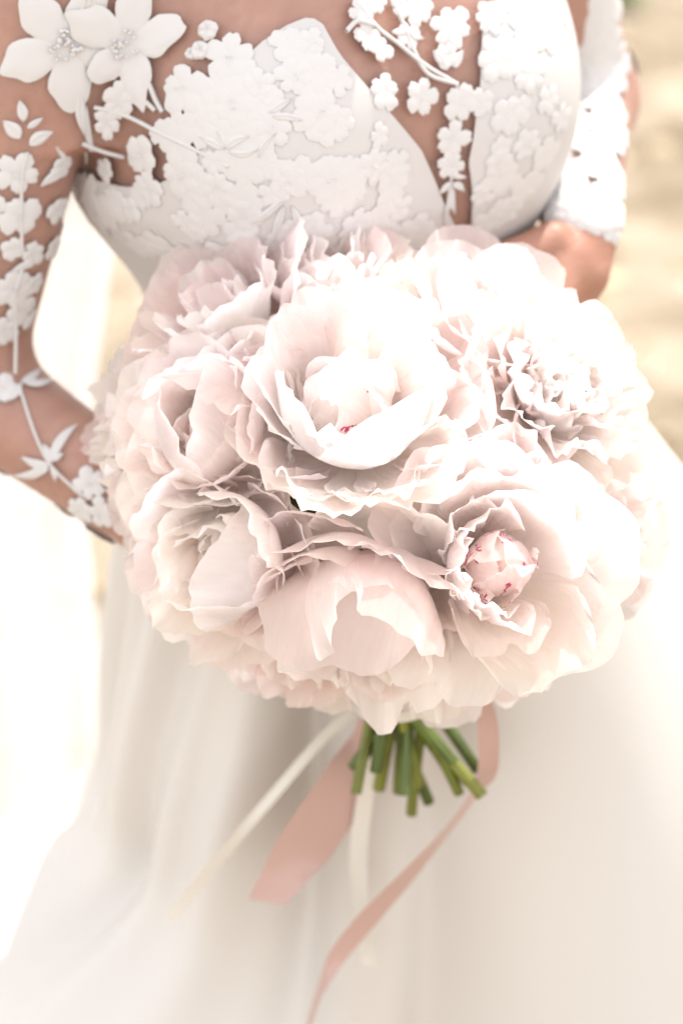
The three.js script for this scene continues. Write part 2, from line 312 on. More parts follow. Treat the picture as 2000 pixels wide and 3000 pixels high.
// skirt: swept to one side, folds running down it
const skirtAt = (th, t) => {
  const y = lerp(1.03, 0.012, t), drop = 1.03 - y; // th: world angle, 0 = +x, PI/2 = towards the camera
  const c = Math.cos(th), s = Math.sin(th);
  const right = Math.max(0, c), left = Math.max(0, -c), front = Math.max(0, s), back = Math.max(0, -s);
  const flare = smooth(0.40, 0.55, drop);
  const hip = 0.122 + smooth(0, 0.1, drop) * (0.03 * (1 - right) - 0.012 * left);
  let r = hip + drop * (0.10 + 0.65 * right * right + 0.02 * left * left + 0.05 * back * back) + left * left * 2.3 * flare * (drop - 0.40) * (0.35 + 0.65 * smooth(-0.3, 0.5, s));
  const f = th * 27 - drop * 24 + 1.6 * Math.sin(th * 2 + 0.66 - drop * 4), g = th * 10 + 1.1 - drop * 9 + 0.8 * Math.sin(drop * 9 + th * 2);
  const k = smooth(0.02, 0.4, drop) * (0.12 + 0.88 * smooth(-0.65, 0.2, -c)) * (1 - 0.55 * smooth(0.75, 1, left));
  r += k * (0.006 * Math.sin(f) * (0.5 + 0.5 * Math.sin(th * 3 + 1)) - 0.075 * Math.pow(Math.abs(Math.sin(g * 0.5)), 3) * (0.6 + 0.4 * Math.sin(th * 4 + drop * 5)) + 0.024 + 0.012 * noise3(c * 3, drop * 2.5, s * 3));
  const o = V(torsoX(y), y, TZ);
  return V(o.x + c * r * 1.0, y, o.z + s * r * 0.86);
};
const SKIRT = SATIN.clone(); SKIRT.bumpMap = repeated(weave, 60, 40); SKIRT.bumpScale = 0.00002;
mesh('skirt', moved(gridGeo(420, 100, (u, t) => skirtAt(-Math.PI / 2 + u * Math.PI * 2, Math.pow(t, 0.9)), true), FOOT), SKIRT, person);

// veil: gathered at the back of the head, falling behind her
{
  const top = J.head.clone().addScaledVector(FRONT, -0.12).add(V(0, -0.02, 0));
  const g = gridGeo(120, 60, (u, t) => {
    const a = (u - 0.5) * 2, spread = smooth(0, 0.35, t);
    const y = lerp(top.y, 0.02, t);
    const x = lerp(top.x + a * 0.05, lerp(-0.66, -0.165, u), spread) + 0.012 * Math.sin(a * 23 + t * 3) * spread - 0.055 * smooth(0.3, 0.6, t) * u;
    const z = lerp(top.z - 0.02, -0.62, spread) + 0.03 * Math.sin(a * 17 + 1.5 * Math.sin(t * 4)) * spread + 0.05 * Math.sin(a * 5 + t * 2) * spread;
    return V(x, y, z);
  });
  mesh('veil', moved(g, FOOT), VEIL, person);
}

// ---------------------------------------------------------------- lace
const tulleTop = mesh('tulle_top', moved(surfaceNets((x, y, z) => Math.max(bodyField(x, y, z) - 0.0024, y - 1.405, Math.min(1.06 - y, 0) < 0 ? -1 : Math.min(armA(x, y, z), armB(x, y, z)) - 0.004), V(-0.46, 0.84, -0.60), V(0.36, 1.43, 0.02), 0.0068), FOOT), TULLE, person);
const sleeveA = tulleTop, sleeveB = tulleTop;
const projectTo = (p, off, f) => { for (let i = 0; i < 3; i++) { const s = f(p.x, p.y, p.z) - off; p.addScaledVector(gradOf(f, p), -s); } return p; };
function frameAt(p, f, turn) { const n = gradOf(f, p); const a = CR.clone().addScaledVector(n, -CR.dot(n)).normalize(), b = V().crossVectors(n, a); return { n, a: a.clone().multiplyScalar(Math.cos(turn)).addScaledVector(b, Math.sin(turn)), b: b.clone().multiplyScalar(Math.cos(turn)).addScaledVector(a, -Math.sin(turn)) }; }
// a blossom lying on the cloth: polar sheet with lobed outline, raised petals and a beaded heart
function blossom(c, f, R, off, seed, o = {}) {
  const rand = rng(seed), lobes = o.lobes ?? [5, 5, 6, 5, 4][Math.floor(rand() * 5)], turn = rand() * 6.28, F = frameAt(c, f, 0), na = o.fine ?? 50, nr = 6, pos = [], idx = [], uv = [];
  const amp = Array.from({ length: lobes }, () => 0.85 + rand() * 0.3), depth = o.depth ?? 0.28 + 0.2 * rand(), pt = o.point ?? 0;
  for (let i = 0; i <= nr; i++) for (let j = 0; j < na; j++) {
    const th = j / na * Math.PI * 2, q = th / (Math.PI * 2) * lobes, k = Math.floor(q) % lobes, w = q - Math.floor(q) - 0.5;
    const shape = Math.pow(Math.cos(w * Math.PI * 0.98), 0.55), tip = pt * Math.pow(Math.max(0, 1 - Math.abs(w) * 4), 1.5) - (o.notch ?? 0.07) * Math.exp(-w * w * 220);
    const rr = R * amp[k] * ((1 - depth) + depth * shape + tip + 0.03 * Math.sin(th * 17 + seed) + 0.05 * noise3(Math.cos(th) * 3, Math.sin(th) * 3, seed)), t = i / nr;
    const a = Math.cos(th + turn) * rr * t, b = Math.sin(th + turn) * rr * t;
    const p = c.clone().addScaledVector(F.a, a).addScaledVector(F.b, b);
    const rise = off + 0.0002 + (o.rise ?? 0.0008) * Math.pow(t, 0.7) * (0.25 + 0.75 * shape) * (1 - Math.pow(t, 5)) + (o.lift ?? 0) * t * t;
    projectTo(p, rise, f); pos.push(p.x, p.y, p.z); uv.push(a * 30, b * 30);
  }
  for (let i = 0; i < nr; i++) for (let j = 0; j < na; j++) { const a = i * na + j, b = i * na + (j + 1) % na, d = a + na, e = b + na; if (i) idx.push(a, e, b); idx.push(a, d, e); }
  const g = new THREE.BufferGeometry(); g.setAttribute('position', new THREE.Float32BufferAttribute(pos, 3)); g.setAttribute('uv', new THREE.Float32BufferAttribute(uv, 2)); g.setIndex(idx); g.computeVertexNormals();
  const parts = [g];
  for (let k = 0; k < (o.beads ?? 7); k++) {
    const s = new THREE.IcosahedronGeometry(R * 0.035 * (0.7 + rand() * 0.6), 1), an = rand() * 6.28, d = R * (o.beadSpread ?? 0.22) * Math.sqrt(rand()), p = c.clone().addScaledVector(F.a, Math.cos(an) * d).addScaledVector(F.b, Math.sin(an) * d);
    projectTo(p, off + 0.0022, f); s.translate(p.x, p.y, p.z); const ni = indexed(s); parts.push(ni);
  }
  return mergeGeometries(parts);
}
function indexed(g) { if (!g.index) g.setIndex(Array.from({ length: g.attributes.position.count }, (_, i) => i)); return g; }
// a slim leaf or petal from a to b on the cloth
function laceLeaf(a, b, f, width, off, seed) {
  const dir = b.clone().sub(a), L = dir.length(); dir.normalize(); const n = gradOf(f, a), sd = V().crossVectors(n, dir).normalize(), rand = rng(seed), bend = (rand() - 0.5) * 0.25;
  return gridGeo(8, 12, (u, v) => {
    const w = Math.pow(Math.sin(Math.PI * Math.pow(v, 0.8) * 0.97 + 0.05), 0.85) * width, q = (u - 0.5) * 2;
    const p = a.clone().addScaledVector(dir, v * L).addScaledVector(sd, q * w + bend * L * Math.sin(v * Math.PI));
    return projectTo(p, off + 0.0003 + 0.001 * Math.sqrt(Math.max(0, 1 - q * q)) - 0.0006 * Math.exp(-q * q * 40), f);
  });
}
function laceStem(points, f, r, off) { const c = new THREE.CatmullRomCurve3(points.map((p) => projectTo(p.clone(), off + r * 0.6, f))); return new THREE.TubeGeometry(c, 24, r, 6); }
let laceSeed = 100;
const onSkin = (px, py, f) => hit(px, py, f);
const pxSize = (p) => p.clone().sub(CP).dot(CF) / FL; // metres in a photo pixel there
const addBlossom = (parent, px, py, r, off, f = bodyField, o = {}) => { const p = onSkin(px, py, f); if (!p) return; mesh('lace_flower', moved(blossom(p, f, r * pxSize(p), off, laceSeed++, o), FOOT), LACE, parent); };
const addLeaf = (parent, x0, y0, x1, y1, w, off, f = bodyField) => { const a = onSkin(x0, y0, f), b = onSkin(x1, y1, f); if (!a || !b || a.distanceTo(b) > 0.09) return; mesh('lace_leaf', moved(laceLeaf(a, b, f, w * pxSize(a), off, laceSeed++), FOOT), LACE, parent); };
const addStem = (parent, pts, w, off, f = bodyField) => { const q = pts.map(([x, y]) => onSkin(x, y, f)).filter(Boolean); if (q.length < 2) return; mesh('lace_stem', moved(laceStem(q, f, w * pxSize(q[0]), off), FOOT), LACE, parent); };
const BO = 0.0048, SO = 0.0027;
// two large lilies at the shoulder
addBlossom(bodice, 195, 130, 175, SO, bodyField, { lobes: 5, depth: 0.6, point: 0.16, notch: 0, beads: 26, beadSpread: 0.3, rise: 0.0018, fine: 90 });
addBlossom(bodice, 372, 120, 165, SO + 0.002, bodyField, { lobes: 5, depth: 0.58, point: 0.14, notch: 0, beads: 24, beadSpread: 0.3, rise: 0.0018, fine: 90 });
addLeaf(bodice, 235, 260, 245, 390, 16, SO); addLeaf(bodice, 250, 300, 235, 470, 12, SO);
addStem(bodice, [[270, 300], [330, 310], [400, 335], [480, 380], [560, 420], [680, 480]], 7, BO - 0.001);
addStem(bodice, [[400, 220], [430, 280], [470, 320]], 8, SO); addStem(bodice, [[440, 220], [470, 290], [490, 325]], 8, SO);
addStem(bodice, [[235, 410], [300, 430], [380, 455]], 7, SO); addStem(bodice, [[225, 70], [245, 0], [260, -60]], 7, SO); addStem(bodice, [[300, 90], [275, 20], [262, -50]], 7, SO);
for (const [x, y, r] of [[550, 262, 72], [682, 170, 74], [690, 305, 74], [355, 285, 62], [315, 345, 52], [430, 440, 62], [545, 505, 74], [645, 545, 62], [455, 545, 52], [330, 490, 38], [400, 600, 45], [760, 250, 50], [800, 380, 62], [720, 620, 56], [560, 640, 52], [860, 230, 58], [930, 330, 70], [960, 520, 72], [850, 520, 50], [1030, 640, 60], [1080, 480, 58], [905, 130, 40], [1150, 600, 50], [480, 720, 46], [640, 730, 52], [560, 800, 42]])
  addBlossom(bodice, x, y, r, BO, bodyField, { beads: 5, rise: 0.0008 });
for (const [x, y, r] of [[618, 92, 30], [600, 152, 28], [575, 160, 20]]) addBlossom(bodice, x, y, r, BO, bodyField, { depth: 0.02, notch: 0, beads: 0, rise: 0.003, fine: 24 });
for (const [x0, y0, x1, y1, w] of [[665, 430, 600, 395, 13], [668, 430, 650, 380, 12], [672, 430, 735, 395, 14], [680, 440, 760, 430, 10], [760, 455, 810, 385, 9], [790, 330, 850, 290, 12], [800, 340, 880, 350, 12], [830, 590, 800, 690, 12], [850, 590, 880, 690, 12], [820, 580, 740, 640, 12]]) addLeaf(bodice, x0, y0, x1, y1, w, BO);
{ // smaller blossoms sewn all over the cups and the sides
  const R = rng(41);
  for (let k = 0; k < 210; k++) {
    const x = lerp(240, 1640, R()), y = lerp(50, 900, R()), rad = 38 + R() * 34, p = hit(x, y); if (!p || torsoField(p.x, p.y, p.z) > 0.004) continue;
    const [th, h] = toPolar(p); let ok = false;
    if (th < polyY(plungeA, h) - 0.1) ok = h < (th < endA[0] ? endA[1] : neckAt(neckA, th, yTopA)) - 0.012; else if (th > polyY(plungeB, h) + 0.1) ok = h < 1.235;
    if (ok) addBlossom(bodice, x, y, rad, BO, bodyField, { beads: 0, rise: 0.0005, fine: 40 });
  }
}
// sprays across the sheer front and the other cup
for (const [x, y, r] of [[1112, 268, 54], [1218, 280, 58], [1212, 35, 52], [1310, 85, 70], [1300, 165, 40], [1160, 25, 36], [1085, 15, 40], [1340, 300, 56], [1312, 400, 58], [1310, 470, 46], [1545, 60, 88], [1440, 180, 58], [1480, 330, 60], [1400, 300, 46], [1540, 220, 56], [1450, 470, 54], [1530, 420, 50], [1480, 600, 54], [1420, 60, 50], [1400, 560, 40]])
  addBlossom(bodice, x, y, r, BO, bodyField, { beads: 6 });
for (const [x, y] of [[1060, 110], [1100, 150], [1040, 45], [1180, 110]]) addBlossom(bodice, x, y, 42, BO, bodyField, { lobes: 4, depth: 0.5, beads: 3 });
for (const [x0, y0, x1, y1, w] of [[1175, 95, 1130, 100, 11], [1180, 100, 1228, 118, 11], [1290, 190, 1255, 150, 14], [1320, 200, 1345, 150, 14], [1310, 520, 1275, 550, 12], [1312, 525, 1350, 545, 12], [1310, 530, 1290, 610, 13], [1312, 530, 1322, 610, 11], [1312, 500, 1355, 505, 9], [1305, 590, 1300, 650, 8]]) addLeaf(bodice, x0, y0, x1, y1, w, BO);
addStem(bodice, [[1040, 20], [1090, 85], [1150, 130], [1230, 190], [1320, 240]], 7, BO - 0.001); addStem(bodice, [[1130, 0], [1165, 70], [1195, 140], [1240, 215], [1330, 245]], 7, BO - 0.001);
addStem(bodice, [[1330, 245], [1320, 330], [1325, 430], [1312, 520], [1305, 600]], 5, BO - 0.001);
addStem(bodice, [[1000, 100], [1030, 70], [1080, 80]], 8, BO);
// sleeve on the near arm
const fA = (x, y, z) => armA(x, y, z);
for (const [x, y, r] of [[50, 505, 68], [58, 630, 64], [35, 725, 42], [92, 742, 42], [165, 610, 48], [150, 720, 40], [175, 480, 40], [35, 840, 62], [55, 905, 55], [10, 965, 50], [95, 830, 36], [-40, 600, 60], [-60, 760, 60], [268, 1420, 52], [240, 1490, 46], [300, 1500, 46], [10, 1140, 46]])
  addBlossom(sleeveA, x, y, r, SO, fA, { beads: 7, rise: 0.0012 });
for (const [x0, y0, x1, y1, w] of [[70, 350, 60, 290, 15], [60, 400, 15, 350, 22], [85, 420, 150, 380, 20], [80, 370, 122, 340, 10], [195, 460, 155, 425, 18], [180, 500, 115, 540, 18], [90, 760, 30, 790, 14], [60, 960, 95, 900, 18], [60, 1130, 110, 1090, 14], [60, 1130, 20, 1180, 14], [70, 1130, 150, 1120, 14], [150, 1360, 70, 1335, 14], [150, 1362, 50, 1385, 14], [152, 1355, 130, 1300, 14], [155, 1355, 225, 1250, 15], [155, 1365, 170, 1405, 11], [150, 1368, 110, 1395, 12], [160, 1350, 190, 1330, 10]]) addLeaf(sleeveA, x0, y0, x1, y1, w, SO, fA);
addStem(sleeveA, [[80, 440], [65, 500], [60, 600], [60, 720]], 6, SO, fA); addStem(sleeveA, [[60, 780], [40, 850], [40, 950], [40, 1100]], 6, SO, fA); addStem(sleeveA, [[60, 1150], [110, 1280], [155, 1360], [250, 1450]], 5, SO, fA);
// dense sleeve on the far arm
const fB = (x, y, z) => armB(x, y, z);
{
  const rand = rng(77);
  for (let k = 0; k < 84; k++) { const t = k / 84, x = lerp(1700, 1705, t) + (rand() - 0.5) * 210, y = lerp(-60, 690, t); addBlossom(sleeveB, x, y, 50 + rand() * 30, SO, fB, { beads: 0, rise: 0.002 }); }
}

{ // the far sides of both sleeves carry the same blossoms
  const rand = rng(88);
  for (const [f, a, e, w] of [[fA, J.shA, J.elA, J.wrA], [fB, J.shB, J.elB, J.wrB]]) for (let k = 0; k < 44; k++) {
    const t = (k + 0.5) / 44 * 1.85 + 0.1, c = t < 1 ? a.clone().lerp(e, t) : e.clone().lerp(w, t - 1), ax = (t < 1 ? e.clone().sub(a) : w.clone().sub(e)).normalize();
    const d = V(rand() - 0.5, rand() - 0.5, rand() - 0.5).cross(ax).normalize(), size = 0.010 + 0.006 * rand();
    if (d.dot(CP.clone().sub(c).normalize()) > -0.25) continue;
    const p = projectTo(c.addScaledVector(d, 0.04), SO, f); if (torsoField(p.x, p.y, p.z) < 0.012) continue;
    mesh('lace_flower', moved(blossom(p, f, size, SO, laceSeed++, { beads: 3, fine: 36 }), FOOT), LACE, tulleTop);
  }
}

// ---------------------------------------------------------------- peonies
const veins = texture(256, 256, (u, v) => {
  const w = u + 0.02 * Math.sin(v * 6.28 * 2), n = 0.25 * tileNoise(w, v * 0.12, 96, 31) + 0.4 * tileNoise(w, v * 0.25, 36, 32) + 0.35 * tileNoise(u, v * 0.6, 16, 33);
  return [n, n, n];
});
const petalMap = texture(256, 256, (u, v) => { const w = u + 0.03 * Math.sin(v * 5), n = 0.55 * tileNoise(w, v * 0.12, 72, 34) + 0.25 * tileNoise(w, v * 0.3, 150, 38) + 0.2 * tileNoise(u, v, 10, 35); return [0.985 + 0.015 * n, 0.968 + 0.032 * n, 0.964 + 0.036 * n]; }, true);
// petals whose rims carry magenta flecks and veins
const fleckMap = texture(512, 512, (u, v) => {
  let m = 0; const base = 0.965 + 0.035 * tileNoise(u, v * 0.15, 64, 34);
  for (let k = 0; k < 8; k++) {
    const cx = 0.12 + 0.76 * hash3(k, 1, 9), cy = 0.72 + 0.24 * hash3(k, 2, 9), len = 0.12 + 0.24 * hash3(k, 3, 9), sl = (hash3(k, 4, 9) - 0.5) * 1.2, dy = cy - v;
    if (dy > -0.03 && dy < len) { const x = cx + sl * dy + 0.025 * (tileNoise(u, v, 40, 36) - 0.5) + 0.01 * Math.sin(dy * 70); const w = 0.012 * (1 - dy / len) + 0.003; m = Math.max(m, 1 - Math.abs(u - x) / w); }
    const d = Math.hypot((u - cx) * 0.9, (v - cy) * 1.3) + 0.05 * (tileNoise(u, v, 26, 37) - 0.5); m = Math.max(m, 1 - d / 0.022);
  }
  m = smooth(0, 0.7, m);
  return [lerp(base, 0.80, m), lerp(base * 0.97, 0.25, m), lerp(base * 0.96, 0.45, m)];
}, true);
const petalMat = (r, g, b, map = petalMap) => new THREE.MeshPhysicalMaterial({ color: rgb(r, g, b), map, roughness: 1, bumpMap: veins, bumpScale: 0.0007, transmission: 0.88, thickness: 0, specularIntensity: 0.5, side: THREE.DoubleSide });
const TINT = {
  cream: petalMat(0.99, 0.97, 0.93), white: petalMat(0.99, 0.968, 0.95), blush: petalMat(0.985, 0.925, 0.905), pink: petalMat(0.985, 0.905, 0.89), fleck: petalMat(0.985, 0.965, 0.95, fleckMap),
};
function petalGeo(o, seed) {
  const { L, W, a0, bend, curl = 0, cup = 0.9, ruf = 0.05, fold = 0.03, notch = 0.05, r0 = 0.004, y0 = 0 } = o, R = rng(seed);
  const nu = o.nu ?? 30, nv = o.nv ?? 28, ph = [R(), R(), R(), R(), R(), R()].map((x) => x * 6.28), fr = 2.2 + R() * 2.2, lean = (R() - 0.5) * (o.lean ?? 0.5), split = R() < 0.4 ? 0.10 + 0.1 * R() : 0, sx = (R() - 0.5) * 0.8, S = seed * 7.13;
  const N = 48, tab = []; let r = r0, y = y0;
  for (let i = 0; i <= N; i++) { const t = i / N, a = a0 + bend * t + curl * smooth(0.72, 1, t); tab.push([r, y, a]); r += Math.sin(a) * L / N; y += Math.cos(a) * L / N; }
  return gridGeo(nu, nv, (uu, v) => {
    const u = Math.sin((uu - 0.5) * Math.PI * 0.99), au = Math.abs(u);
    const edge = 0.55 + 0.45 * Math.sqrt(Math.max(0, 1 - Math.pow(au, 2.4))) + notch * smooth(1, 0.8, au) * (0.5 * Math.sin(u * 4 + ph[0]) + 0.5 * noise3(u * 5, S, 1) + 0.22 * noise3(u * 12, S, 2)) - split * Math.exp(-((u - sx) ** 2) * 70);
    const t = clamp(v * edge, 0, 1.12), q = Math.min(t, 1) * N, i = Math.min(N - 1, Math.floor(q)), f = q - i, A = tab[i], B = tab[i + 1];
    let rr = lerp(A[0], B[0], f), yy = lerp(A[1], B[1], f); const a = lerp(A[2], B[2], f);
    if (t > 1) { rr += Math.sin(a) * L * (t - 1); yy += Math.cos(a) * L * (t - 1); }
    const w = W * (0.26 + 0.74 * smooth(-0.1, 0.6, t)) * (1 + 0.06 * noise3(t * 5, S, u > 0 ? 5 : 8) * au);
    const c = cup * (0.75 + 0.45 * smooth(0, 0.5, t) - 0.35 * smooth(0.7, 1, t)) + 1e-3;
    const x = w * Math.sin(c * u) / c + lean * L * 0.3 * t * t, off = w * (1 - Math.cos(c * u)) / c;
    const rim = smooth(0.35, 1, Math.max(v, au * 0.85) * (0.4 + 0.6 * v)), ar = Math.asin(clamp(u, -1, 1));
    const d = ruf * L * rim * (Math.sin(ar * fr * 1.1 + ph[1] + t) + 0.55 * Math.sin(ar * fr * 2.1 + ph[2] - t * 2) + 0.38 * rim * Math.sin(ar * fr * 4.3 + ph[3]) + 0.2 * rim * rim * Math.sin(ar * fr * 7.7 + ph[4]))
      + fold * L * t * (noise3(u * 1.6, t * 1.0, S) + 0.45 * noise3(u * 4, t * 1.8, S + 5)) + 0.011 * L * noise3(u * 8, t * 2.5, S + 9) * t + 0.006 * L * rim * noise3(u * 16, t * 5, S + 4);
    return V(x, yy + Math.sin(a) * (off + d), rr - Math.cos(a) * (off + d));
  });
}
const BQ = CP.clone().addScaledVector(rayDir(1070, 1430), 1.5); // middle of the bouquet
const stemMap = texture(128, 256, (u, v) => { const n = 0.5 * tileNoise(u, v * 0.1, 20, 51) + 0.3 * tileNoise(u, v, 14, 52), d = smooth(0.74, 0.86, tileNoise(u, v, 9, 53)); return [lerp(0.72 + 0.28 * n, 0.45, d), lerp(0.74 + 0.26 * n, 0.33, d), lerp(0.6 + 0.4 * n, 0.25, d)]; }, true);
const STEM = ['#757c2a', '#5f702b', '#868a38', '#56682d'].map((c) => new THREE.MeshPhysicalMaterial({ color: new THREE.Color(c).multiplyScalar(1.25), map: repeated(stemMap, 1, 6), roughness: 0.45, bumpMap: veins, bumpScale: 0.0005 }));
const stemEnds = [[1042, 2325], [1035, 2250], [1110, 2310], [1100, 2260], [1205, 2385], [1185, 2330], [1225, 2300], [1255, 2350], [1345, 2325], [1320, 2260], [1412, 2332], [1398, 2255], [1165, 2320], [1375, 2290]];
let petalSeed = 1;
function ring(fl, n, o, tints, R, start = R() * 6.28) {
  for (let k = 0; k < n; k++) {
    const j = (s) => 1 + (R() - 0.5) * s, q = { ...o, L: o.L * j(0.22), W: o.W * j(0.25), a0: o.a0 + (R() - 0.5) * (o.jit ?? 0.25), bend: o.bend + (R() - 0.5) * 0.3, cup: (o.cup ?? 0.9) * j(0.35), curl: (o.curl ?? 0) + (R() - 0.5) * (o.curlJit ?? 0.7), ruf: (o.ruf ?? 0.05) * j(0.7), r0: (o.r0 ?? 0.004) * j(0.5), y0: (o.y0 ?? 0) + (R() - 0.5) * 0.003 };
    const m = mesh('petal', petalGeo(q, petalSeed++), TINT[tints[Math.floor(R() * tints.length)]], fl); m.geometry.rotateY(start + (k + (R() - 0.5) * 0.4) / n * Math.PI * 2);
  }
}
const one = (fl, az, o, tint) => { const m = mesh('petal', petalGeo(o, petalSeed++), TINT[tint], fl); m.geometry.rotateY(az); return m; };
function peony(i, label, px, py, back, axis, kind, tints, scale = 1, spin = 0) {
  // px, py: where the flower's base sits on the picture; back: metres behind the bouquet's front sphere
  const d = rayDir(px, py), p = CP.clone().addScaledVector(d, 1.5 / d.dot(CF) + back);
  const fl = thing('peony', label, 'flower', p, 'peonies bound into the bridal bouquet');
  const ax = camVec(...axis).normalize();
  const up = Math.abs(ax.dot(CU)) < 0.9 ? CU.clone() : CF.clone(), z = up.addScaledVector(ax, -up.dot(ax)).normalize().negate(), x = V().crossVectors(ax, z);
  fl.quaternion.setFromRotationMatrix(new THREE.Matrix4().makeBasis(x, ax, z)); // local z: towards the picture's bottom
  fl.rotateY(spin);
  const R = rng(900 + i), s = scale, S = (o) => ({ ...o, L: o.L * s, W: o.W * s, r0: (o.r0 ?? 0.004) * s, y0: (o.y0 ?? 0) * s });
  kind(fl, R, S, tints);
  // stem: from the calyx through the binding to its cut end
  const inv = (w) => fl.worldToLocal(w.clone()); fl.updateMatrixWorld();
  const e = stemEnds[i % stemEnds.length], end = Pz(e[0], e[1], -0.045 - 0.05 * ((i * 7) % 5) / 5), a = p.clone().addScaledVector(ax, -0.012 * s), grip = GRIP.clone().add(V(((i * 5) % 7 - 3) * 0.0045, 0, ((i * 3) % 5 - 2) * 0.005));
  const back2 = a.clone().lerp(BQ, 0.55).lerp(grip, 0.25);
  const c = new THREE.CatmullRomCurve3([p.clone().addScaledVector(ax, -0.004), a.clone().lerp(back2, 0.45), back2, grip, end].map(inv), false, 'centripetal');
  const rad = 0.0037 + 0.0010 * ((i * 3) % 4) / 3, g = new THREE.TubeGeometry(c, 48, rad, 9), cap = new THREE.CircleGeometry(rad, 9), t = c.getTangent(1), q = new THREE.Quaternion().setFromUnitVectors(V(0, 0, 1), t);
  cap.applyQuaternion(q); const le = inv(end); cap.translate(le.x, le.y, le.z);
  mesh('stem', mergeGeometries([g, cap]), STEM[i % 4], fl);
  return fl;
}
const heart = (fl, R, S, T, k = 1, n = 6) => { ring(fl, 4, S({ L: 0.036 * k, W: 0.017 * k, a0: 0.5, bend: -1.3, cup: 1.1, ruf: 0.03, fold: 0.04, r0: 0.003, y0: 0.003, curlJit: 0.3 }), T, R); ring(fl, n, S({ L: 0.052 * k, W: 0.026 * k, a0: 0.75, bend: -1.75, cup: 1.15, ruf: 0.03, fold: 0.04, r0: 0.006, y0: 0.004, curlJit: 0.5, jit: 0.35 }), T, R); };
const full = (fl, R, S, T) => { // a loose double peony, pressed upright by its neighbours
  heart(fl, R, S, T, 0.9, 7);
  ring(fl, 7, S({ L: 0.060, W: 0.028, a0: 0.55, bend: -0.75, cup: 1.0, ruf: 0.06, r0: 0.010, jit: 0.4 }), T, R);
  ring(fl, 7, S({ L: 0.068, W: 0.036, a0: 0.75, bend: -0.55, curl: 0.2, cup: 0.9, ruf: 0.055, r0: 0.012, jit: 0.35 }), T, R);
  ring(fl, 7, S({ L: 0.074, W: 0.043, a0: 1.0, bend: -0.5, curl: 0.3, cup: 0.8, ruf: 0.05, r0: 0.013, y0: -0.003 }), T, R);
  ring(fl, 6, S({ L: 0.076, W: 0.048, a0: 1.3, bend: -0.45, curl: 0.2, cup: 0.7, ruf: 0.045, r0: 0.014, y0: -0.006 }), T, R);
};
const bomb = (fl, R, S, T) => { // ruffled, many narrow petals in the heart
  ring(fl, 14, S({ L: 0.056, W: 0.020, a0: 0.15, bend: -0.25, cup: 0.8, ruf: 0.09, fold: 0.06, notch: 0.10, r0: 0.006, jit: 0.6 }), T, R);
  ring(fl, 14, S({ L: 0.062, W: 0.024, a0: 0.5, bend: -0.25, cup: 0.7, ruf: 0.09, fold: 0.06, notch: 0.10, r0: 0.010, jit: 0.5 }), T, R);
  ring(fl, 11, S({ L: 0.066, W: 0.026, a0: 0.85, bend: -0.25, cup: 0.7, ruf: 0.08, notch: 0.08, r0: 0.012 }), T, R);
  ring(fl, 8, S({ L: 0.074, W: 0.042, a0: 1.2, bend: -0.3, cup: 0.7, ruf: 0.05, r0: 0.012 }), T, R);
};
const flecked = (fl, R, S, T) => { // open on one side: narrow petals, a flecked heart, one very broad petal
  for (let k = 0; k < 5; k++) one(fl, k * 1.25, S({ L: 0.056, W: 0.024, a0: 0.5, bend: -1.35, cup: 1.1, ruf: 0.03, fold: 0.05, r0: 0.003, y0: 0.003 }), k % 2 ? 'fleck' : 'blush');
  for (let k = 0; k < 4; k++) one(fl, 0.4 + k * 1.4, S({ L: 0.072, W: 0.033, a0: 0.75, bend: -1.65, cup: 1.1, ruf: 0.03, fold: 0.05, r0: 0.006 + 0.001 * k, y0: 0.004 }), 'fleck');
  for (let k = 0; k < 7; k++) one(fl, -2.8 + k * 0.46, S({ L: 0.076 + 0.008 * R(), W: 0.026 + 0.008 * R(), a0: 0.8 + 0.3 * R(), bend: -1.3, curl: 0.4 * R(), cup: 1.0, ruf: 0.05, fold: 0.05, r0: 0.012 }), k % 3 ? 'white' : 'blush');
  for (let k = 0; k < 4; k++) one(fl, 2.5 + k * 0.5, S({ L: 0.080 + 0.006 * k, W: 0.050, a0: 0.85 + 0.12 * k, bend: -0.75, curl: 0.5, cup: 0.75, ruf: 0.04, r0: 0.013, y0: -0.003 }), k % 2 ? 'blush' : 'white');
  one(fl, 1.35, S({ L: 0.098, W: 0.072, a0: 1.2, bend: -0.75, curl: 0.25, cup: 0.7, ruf: 0.015, fold: 0.015, notch: 0.03, r0: 0.014, y0: -0.006 }), 'blush');
  one(fl, 0.55, S({ L: 0.090, W: 0.046, a0: 1.1, bend: -0.6, curl: 0.3, cup: 0.8, ruf: 0.04, r0: 0.014, y0: -0.005 }), 'cream');
  one(fl, 0.0, S({ L: 0.076, W: 0.040, a0: 0.95, bend: -0.8, curl: 0.5, cup: 0.95, ruf: 0.05, r0: 0.013 }), 'blush');
  ring(fl, 7, S({ L: 0.084, W: 0.048, a0: 1.2, bend: -0.45, curl: 0.2, cup: 0.75, ruf: 0.05, r0: 0.014, y0: -0.006 }), T, R);
};
